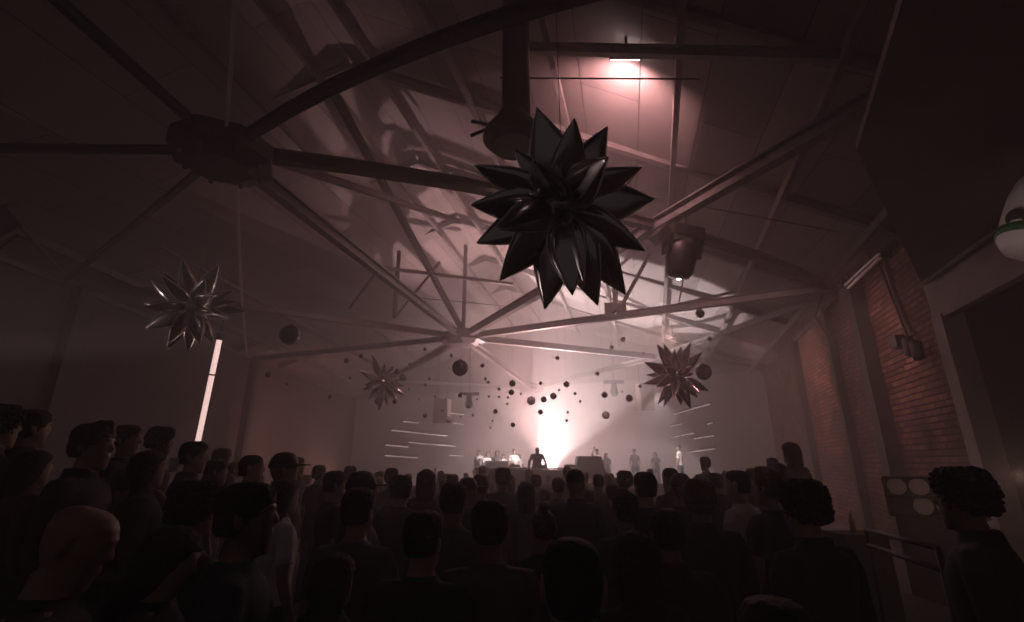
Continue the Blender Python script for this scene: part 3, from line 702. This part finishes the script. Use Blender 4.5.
def person(X, Y, ztop, rot, label, key, hair='short', hairm='hair', skin='skinA', shirt='black', base=0., group=None, nparts=True):
    b = variant(key); tophat = {'short': .015, 'curly': .03, 'fade': .01, 'quiff': .035, 'long': .016, 'bun': .06, 'cap': .027, None: 0}[hair]
    top = (b['headm'] @ V((0, 0, 1.75))).z + tophat
    s_ = (ztop-base)/top; s_ = max(.86, min(s_, 1.12))
    o = link('person', b['body'], None); o.location = (X, Y, base); o.rotation_euler = (0, 0, rot); o.scale = (s_,)*3
    def slot(ob, m):
        if not ob.data.materials: ob.data.materials.append(m)
        ob.material_slots[0].link = 'OBJECT'; ob.material_slots[0].material = m
    slot(o, M[skin]); tag(o, label, 'person', group)
    ch = [('shirt', b['shirt'], M['cloth_'+shirt]), ('trousers', b['trousers'], M['denim']), ('shoes', b['shoes'], M['shoe'])]
    if hair:
        hk = (hair, tuple(round(v, 3) for r_ in b['headm'] for v in r_))
        if hk not in HAIRS: HAIRS[hk] = hair_mesh(hair, b['headm'])
        ch.append(('cap' if hair == 'cap' else 'hair', HAIRS[hk], M['black'] if hair == 'cap' else M[hairm]))
    for nm, me, m in ch:
        c_ = bpy.data.objects.new(nm, me); C.objects.link(c_); c_.parent = o; slot(c_, m)
    return o
DD = ('down', 'down'); K0 = (DD, 0, 0, 0, 'short', 1.); KL = (DD, 0, 0, 0, 'long', 1.06); KF = (('front', 'front'), 0, 0, 0, 'short', 1.)
KY = (DD, .45, 0, 0, 'short', 1.); KW = (DD, 0, 0, 0, 'short', .88)
KB = (('brow', 'front'), 0, -.12, 0, 'short', 1.); KN = (DD, -.0, -.35, 0, 'short', 1.08); KU = (('down', 'up'), 0, 0, 0, 'short', 1.)
# px, head-top y, head width px, rotation (0 = facing the stage, negative = turned right), key, hair, shirt, label
PP = [
(571,538,66,0,KL,'fade','black','person with close cropped hair seen from behind, largest head at bottom centre'),
(490,500,37,0,K0,'short','grey','person in a grey top seen from behind, left of the largest head'),
(425,511,39,-.25,K0,'short','black','person with short hair and a lit right ear, bottom left of centre'),
(454,482.5,26,-.2,K0,'short','grey','person whose head rises between two nearer heads left of centre, lit ear'),
(543,501.5,28,.1,KW,'bun','black','person with rounded hair right behind the largest head'),
(575,469,19,-.3,KL,'cap','navy','tall person in a cap and dark jacket just right of the table'),
(624,490,25,.25,K0,'quiff','black','person with raised quiff hair and a glint beside the cheek, right of centre'),
(665,509,35,0,KL,'short','black','person in dark long sleeves standing behind the long haired head, right of centre'),
(634,531,48,.2,KW,'long','black','person with long hair seen from behind, right of the largest head'),
(644,472,21,.1,K0,'short','black','person with square short hair below the pale hanging speaker at right'),
(669.5,467.8,14.6,.5,K0,'fade','black','person with round head and lit cheek turned to the stage, right of centre'),
(680,473,20,-.9,K0,'cap','black','person in a cap turned to the right, right of centre'),
(698,480,29,-.3,KL,'curly','black','person with bushy hair in front of the cap wearer'),
(526,481.6,18,0,KW,'long','grey','person with long straight hair below the table'),
(427,469,17.6,0,KW,'long','grey','person with long hair above the bottom left heads'),
(453,474,12,0,K0,'short','black','person half hidden between two heads below the left battens'),
(481,474,16,-.1,K0,'short','navy','person with short dark hair below the lit people on stage'),
(503,468,14.6,.1,K0,'curly','navy','person with curly hair just below the left end of the table'),
(468,477,19,-.8,K0,'cap','black','person in a low cap turned right below the stage people'),
(536,474.6,11,0,K0,'short','grey','small headed person directly below the playing figure'),
(558,478,13,0,K0,'short','grey','person between the playing figure and the tall cap wearer'),
(598,474,12,0,K0,'fade','grey','person with flat short hair right of the tall cap wearer'),
(624,471,14.6,0,K0,'curly','grey','person with soft curly hair behind the quiff haired person'),
(612,484.5,14,0,KW,'short','black','shorter person at the shoulder of the quiff haired person'),
(589,489,13.5,0,KW,'short','black','shorter person behind the tall cap wearer on the right'),
(545,488,13,0,KW,'long','black','shorter person low between the long haired one and the cap wearer'),
(609,473,10,0,K0,'short','grey','small far person right of the flat haired person'),
(483,466,8,0,K0,'short','navy','tiny far head against the front of the stage at left'),
(584,471,9,0,K0,'short','navy','far person partly behind the tall cap wearer'),
(567,466.5,9,0,K0,'fade','navy','far person at the front of the table right of the playing figure'),
(404,477,16,-.2,K0,'short','black','person with short hair left of the long haired person'),
(251,483,44,-1.2,K0,'short','navy','person in near profile facing right with lit face, large head at left'),
(286,452,22,-1.0,K0,'cap','black','person in a dark cap facing right, below the left pillar'),
(253,455,20,-1.1,K0,'fade','black','person with cropped hair facing right beside the cap wearer at left'),
(218,459,18,-1.0,K0,'short','grey','person facing right just right of the lit tube'),
(196,441.5,20,-1.15,KL,'short','black','person facing right whose head meets the bottom of the lit tube'),
(363,471,26,-1.1,K0,'cap','black','person in a baseball cap turned right, left of centre'),
(360,488,31,-.2,K0,'short','grey','person in a grey t-shirt with a pale shoulder line, in front of the baseball cap'),
(336,471,18,-.9,K0,'short','black','person with lit cheek facing right, left of the baseball cap'),
(402,476,20,-.1,K0,'curly','black','person with wide curly hair right of the baseball cap'),
(392,468,13,0,K0,'short','grey','far person above the curly haired one, left of centre'),
(286,478,26,-.8,KW,'long','pale','long haired person in a pale top in front of the dark cap at left'),
(199,482,38,-.6,K0,'curly','black','person with full round hair at left below the lit tube'),
(336,567,44,-.5,KW,'long','black','short person with long hair at the bottom left of centre'),
(70,510,54,-1.1,KN,None,'black','bald person looking down, at the bottom left corner'),
(125,478,26,-1.3,KB,'fade','black','person shading the brow with a raised hand at left'),
(152,450,28,-.9,KL,'long','black','long haired person with a raised chin, left of the lit tube'),
(163,427,20,-1.0,K0,'curly','black','curly haired person facing right, left of the top of the riser group'),
(130,425,21,-1.3,K0,'short','black','person in profile with lit cheek and glasses glint at left'),
(98,421,28,-1.3,KL,'quiff','black','person with swept hair and lit jaw standing high at left'),
(36,410,25,-.4,KL,'short','black','person with a dark jacket high at the far left'),
(5,405,30,-.5,KL,'curly','black','person cut by the left edge, topmost head of all'),
(38,450,31,-.6,KL,'long','maroon','long haired person low at the far left'),
(165,528,50,-1.25,KN,'long','black','person in profile with lit nose and chin at the bottom left'),
(736,470,20,.7,K0,'fade','pale','person in a pale shirt with rim-lit neck, right of centre'),
(766,467,23,.4,K0,'quiff','black','person with swept hair holding something up, right of the pale shirt'),
(775,463,15,.8,K0,'short','black','person behind the swept hair with a lit forehead, at right'),
(789,442,15,.5,KL,'long','black','tall hazy long haired person standing on the riser by the brick wall'),
(800,480,38,.35,KL,'curly','black','broad shouldered person in black with lit neck at right'),
(957,468,40,.75,KL,'curly','black','person with bushy hair and a lit ear at the far right'),
(773,600,80,0,KL,'short','black','head cut by the bottom edge, right of centre'),
(715,473,13,.2,K0,'short','black','far person between the bushy hair and the pale shirt'),
(752,476,12,.2,KW,'short','black','short person between the pale shirt and the swept hair'),
(320,465,13,-.6,K0,'short','black','far person right of the dark cap, at left'),
(351,466,12,-.5,K0,'short','black','far person behind the baseball cap'),
(299,457,11,-1.0,K0,'fade','black','person whose face shows right of the dark cap at left'),
(236,462,11,-1.0,K0,'short','grey','far person between the two heads right of the lit tube'),
]
placed = []
def rize(x, y):
    if -9.8 < x < -2.86 and 2.85 < y < 7.7: return .45
    if -9.2 < x < -1.95 and 2.4 < y < 8: return .25
    if 3.15 < x < 5.05 and 5.4 < y < 8.6: return .3
    return 0.
rnd = random.Random(11)
for k, (px, py, w, rot, key, hair, sh_, lb) in enumerate(PP):
    D = .172*FP/w; 
    if hair in ('curly', 'long'): D *= 1.12
    if hair == 'cap': D *= 1.05
    p = atD(px, py, D)
    b_ = rize(p.x, p.y)
    person(p.x, p.y, p.z, rot, lb, key, hair, 'hair' if w > 34 else rnd.choice(['hair', 'hair', 'hairb']), rnd.choice(['skinA', 'skinA', 'skinB']), sh_, b_)
    placed.append((p.x, p.y)); 
    if p.z-b_ > 1.98 or p.z-b_ < 1.55: print('PERSON', px, py, 'height', round(p.z-b_, 2), 'at', round(p.x, 2), round(p.y, 2))
# the far rows of the crowd, seen only as heads in the haze
cnt = 0
keys = [K0, KL, KW, KF, K0]
for row in range(11):
    y = 6.3+row*.78
    x = -y*.72-.3
    while x < min(y*.52+.6, xr(y)-.6):
        X_, Y_ = x+rnd.uniform(-.2, .2), y+rnd.uniform(-.22, .22)
        x += rnd.uniform(.85, 1.3)+(.35 if y > 9 else 0)
        if any((X_-a_)**2+(Y_-b2)**2 < .5 for a_, b2 in placed) or rnd.random() < .18 or X_ < -10.8: continue
        if rize(X_, Y_) > 0 and rize(X_, Y_) < .4 and not X_ > 0: continue
        b_ = rize(X_, Y_); placed.append((X_, Y_)); cnt += 1
        side = 'left' if X_ < -1.2 else 'middle' if X_ < 2.6 else 'right'
        row_ = 'nearer hazy rows' if y < 9.5 else 'far hazy rows'
        lb = 'dark hazy head among the %s of the crowd on the %s' % (row_, side)
        person(X_, Y_, b_+rnd.uniform(1.56, 1.74), math.atan2(-(1-X_), 20-Y_)+rnd.uniform(-.35, .35), lb, rnd.choice(keys), rnd.choice(['short', 'short', 'curly', 'long', 'fade', 'cap']), rnd.choice(['hair', 'hairb']), rnd.choice(['skinA', 'skinB']), rnd.choice(['black', 'grey', 'navy', 'maroon', 'olive', 'grey']), b_, 'crowd in the %s, %s' % (row_, side))
print('CROWD', cnt)
# people on the stage
def stagep(px, py, Y, rot, lb, key, hair, sh_):
    p = atY(px, py, Y); person(p.x, Y, p.z, rot, lb, key, hair, 'hair', 'skinA', sh_, SH)
p = atY(537, 450, 20.62)
KD = (('table', 'table'), 0, -.45, .42, 'long', 1.15)
o = person(p.x, 20.72, p.z+.05, PI, 'person playing records behind the table, dark against the white glow', KD, 'short', 'hair', 'skinA', 'black', SH)
stagep(479, 450, 24.2, PI-.5, 'lit person in pale clothes on stage, farthest left of the bright group', K0, 'short', 'pale')
stagep(487, 452, 23.6, PI+.6, 'lit person with bare arms second in the bright group on stage', KF, 'fade', 'pale')
stagep(497, 450, 24.6, PI, 'lit person behind the speaker box on stage', KU, 'long', 'grey')
stagep(503, 455, 23.9, PI-.3, 'lit shorter person beside the speaker box on stage', KW, 'short', 'pale')
stagep(514, 449, 23.4, PI+.2, 'brightly lit person in pale clothes left of the playing figure', KF, 'short', 'pale')
stagep(519, 456, 24.4, PI, 'lit shorter person just left of the playing figure', KW, 'long', 'pale')
stagep(597, 449, 24.0, PI+.3, 'lit person with raised arm right of the monitor speaker', KU, 'short', 'pale')
stagep(606, 453, 24.8, PI, 'faint person right of the raised arm on stage', K0, 'long', 'grey')
stagep(634, 449, 25.0, PI-.2, 'faint thin person standing at the right half of the stage', KW, 'short', 'grey')
stagep(655, 452, 25.4, PI-.2, 'very faint person at the right side of the stage', KW, 'long', 'grey')
stagep(678, 444, 22.4, .9, 'lit tall person in pale clothes at the right end of the stage', KW, 'bun', 'pale')
# raised arms above the crowd at left of the stage
for px, py, w, rot, lb in ((425, 455, 5.6, -.3, 'person with one arm raised in a reddish glint, left of the stage'), (466, 457, 5.6, .1, 'person with one arm raised in white light, left of the bright group')):
    D = .172*FP/w; p = atD(px, py+16, D); person(p.x, p.y, p.z, rot, lb, KU, 'short', 'hair', 'skinA', 'grey')
# bottle and cup
p = atD(852, 523, 5.6)
root = empty('bottle', p-V((0, 0, .1)), 'small bottle with a bright cap standing on the handrail post at right', 'bottle')
MB().lathe([(.02, 0), (.03, .005), (.03, .13), (.022, .16), (.011, .19), (.011, .22)], (0, 0, 0), n=14).build('glass_body', M['glass'], root, True)
MB().lathe([(.013, .21), (.014, .235)], (0, 0, 0), n=12).build('bottle_cap', M['cup'], root, True)
o = MB().box((p.x, p.y, (p.z-.1)/2), (.5, .4, p.z-.1)).build('drinks_plinth', M['black'], bevel=.01); tag(o, 'small black plinth under the bottle at right', 'plinth')
p = atD(174, 466, 4.0)
root = empty('plastic_cup', p-V((0, 0, .05)), 'white plastic cup catching the light below the left starburst balloon', 'cup')
MB().lathe([(.028, 0), (.03, .003), (.04, .11)], (0, 0, 0), n=16).build('cup_body', M['cup'], root, True)
MB().lathe([(.042, .108), (.042, .114)], (0, 0, 0), n=16).build('rim', M['cup'], root, True)

# ------------------------------------------------------------ haze
vm = bpy.data.materials.new('stage_haze'); vm.use_nodes = True; nt = vm.node_tree; nt.nodes.clear()
out = nt.nodes.new('ShaderNodeOutputMaterial'); vs = nt.nodes.new('ShaderNodeVolumeScatter')
vs.inputs['Color'].default_value = (.92, .86, .86, 1); vs.inputs['Density'].default_value = .036; vs.inputs['Anisotropy'].default_value = .35
nt.links.new(vs.outputs['Volume'], out.inputs['Volume'])
hz = MB().box((1.5, 17.5, 5.6), (28, 41, 11.1)).build('haze', vm); tag(hz, 'thin stage haze filling the hall', 'haze', None, 'stuff')

# ------------------------------------------------------------ lights
def lamp(kind, name, loc, energy, col, target=None, **kw):
    d = bpy.data.lights.new(name, kind); d.energy = energy; d.color = col
    for k_, v_ in kw.items(): setattr(d, k_, v_)
    o = bpy.data.objects.new(name, d); C.objects.link(o); o.location = loc
    if target is not None: o.rotation_euler = (V(target)-V(loc)).to_track_quat('-Z', 'Y').to_euler()
    return o
PK = (1, .50, .49)
WH = (1, .80, .79)
lamp('SPOT', 'stage_beam_main', (1.25, 21.9, 1.3), 15000, WH, (4.9, 19.6, 9.3), spot_size=R(58), spot_blend=.08, shadow_soft_size=.1)
lamp('SPOT', 'stage_glow', (1.9, 23.6, 1.4), 2600, (1, .72, .70), (2.1, 23.9, 9), spot_size=R(125), spot_blend=1, shadow_soft_size=.3)
lamp('SPOT', 'stage_uplight', (2.0, 23.2, 1.3), 16500, (1, .57, .56), (-.4, 16.3, 10), spot_size=R(52), spot_blend=.9, shadow_soft_size=.12)
lamp('AREA', 'stage_back_wash', (1, 25.5, 3.0), 950, (1, .68, .66), (1, 33, 6.5), size=5)
lamp('SPOT', 'stage_front_spot', (1.6, 20.4, 4.6), 4000, WH, (-1.2, 24, 1.7), spot_size=R(42), spot_blend=.5, shadow_soft_size=.1)
lamp('SPOT', 'stage_front_spot', (6.0, 19.6, 4.6), 2000, WH, (6.4, 23, 1.7), spot_size=R(70), spot_blend=.5, shadow_soft_size=.1)
lamp('SPOT', 'crowd_side_wash', (5.5, 16, 6.0), 420, (1, .55, .48), (-3.0, 3, 1.5), spot_size=R(50), spot_blend=.8, shadow_soft_size=.15)
lamp('SPOT', 'floodlight_glow', lp+V((0, .3, -.05)), 800, PK, lp+V((0, 3.2, -.5)), spot_size=R(150), spot_blend=.7, shadow_soft_size=.08)
lamp('SPOT', 'amber_left', (-7.5, 21, 1.2), 900, (1, .38, .30), (-11.8, 25, 4.2), spot_size=R(100), spot_blend=1, shadow_soft_size=.2)
lamp('SPOT', 'wall_downlight', (7.9, 16, 5.9), 300, (1, .50, .44), (11.0, 17.5, 3.6), spot_size=R(120), spot_blend=1, shadow_soft_size=.2)
lamp('SPOT', 'wall_downlight', (6.3, 10.2, 4.9), 100, (1, .50, .44), (8.9, 11.2, 4.0), spot_size=R(130), spot_blend=1, shadow_soft_size=.2)
lamp('SPOT', 'heater_fill', (2.6, 3.6, 2.9), 40, (1, .72, .68), (5.1, 4.2, 4.2), spot_size=R(28), spot_blend=1, shadow_soft_size=.1)  # unseen spot added to brighten the white heater
for src, dst, sz_, en in (((7.0, 4.6, 4.6), (.37, 3.3, 4.1), 18, 90), ((-7.5, 4.4, 2.6), (.37, 3.3, 4.1), 16, 130), ((1.4, 16, 3.0), (-5.0, 7.0, 4.3), 11, 700), ((-10.6, 4.6, 2.0), (-5.0, 7.0, 4.2), 18, 160),
                          ((9.6, 9.5, 3.4), (3.8, 10.8, 5.0), 18, 260), ((-11, 9.2, 4.0), (-3.8, 13.7, 5.7), 18, 420)):
    lamp('SPOT', 'star_glint_fill', src, en*1.5, (1, .74, .72), dst, spot_size=R(sz_), spot_blend=.6, shadow_soft_size=.3)  # unseen spots added to put glints on the foil stars
lamp('POINT', 'cabinet_fill', (5.35, 5.35, 1.75), 5, (1, .62, .5), shadow_soft_size=.05)  # point light added in front of the cabinet to brighten the tins
w = bpy.data.worlds.new('world'); S.world = w; w.use_nodes = True
w.node_tree.nodes['Background'].inputs[0].default_value = (1, .80, .80, 1); w.node_tree.nodes['Background'].inputs[1].default_value = .028

S.view_settings.view_transform = 'Standard'; S.view_settings.look = 'None'; S.view_settings.exposure = 0; S.view_settings.gamma = 1; S.view_settings.use_curve_mapping = False
S.cycles.volume_bounces = 1; S.cycles.max_bounces = 6; S.cycles.use_denoising = True; S.cycles.sample_clamp_indirect = 4
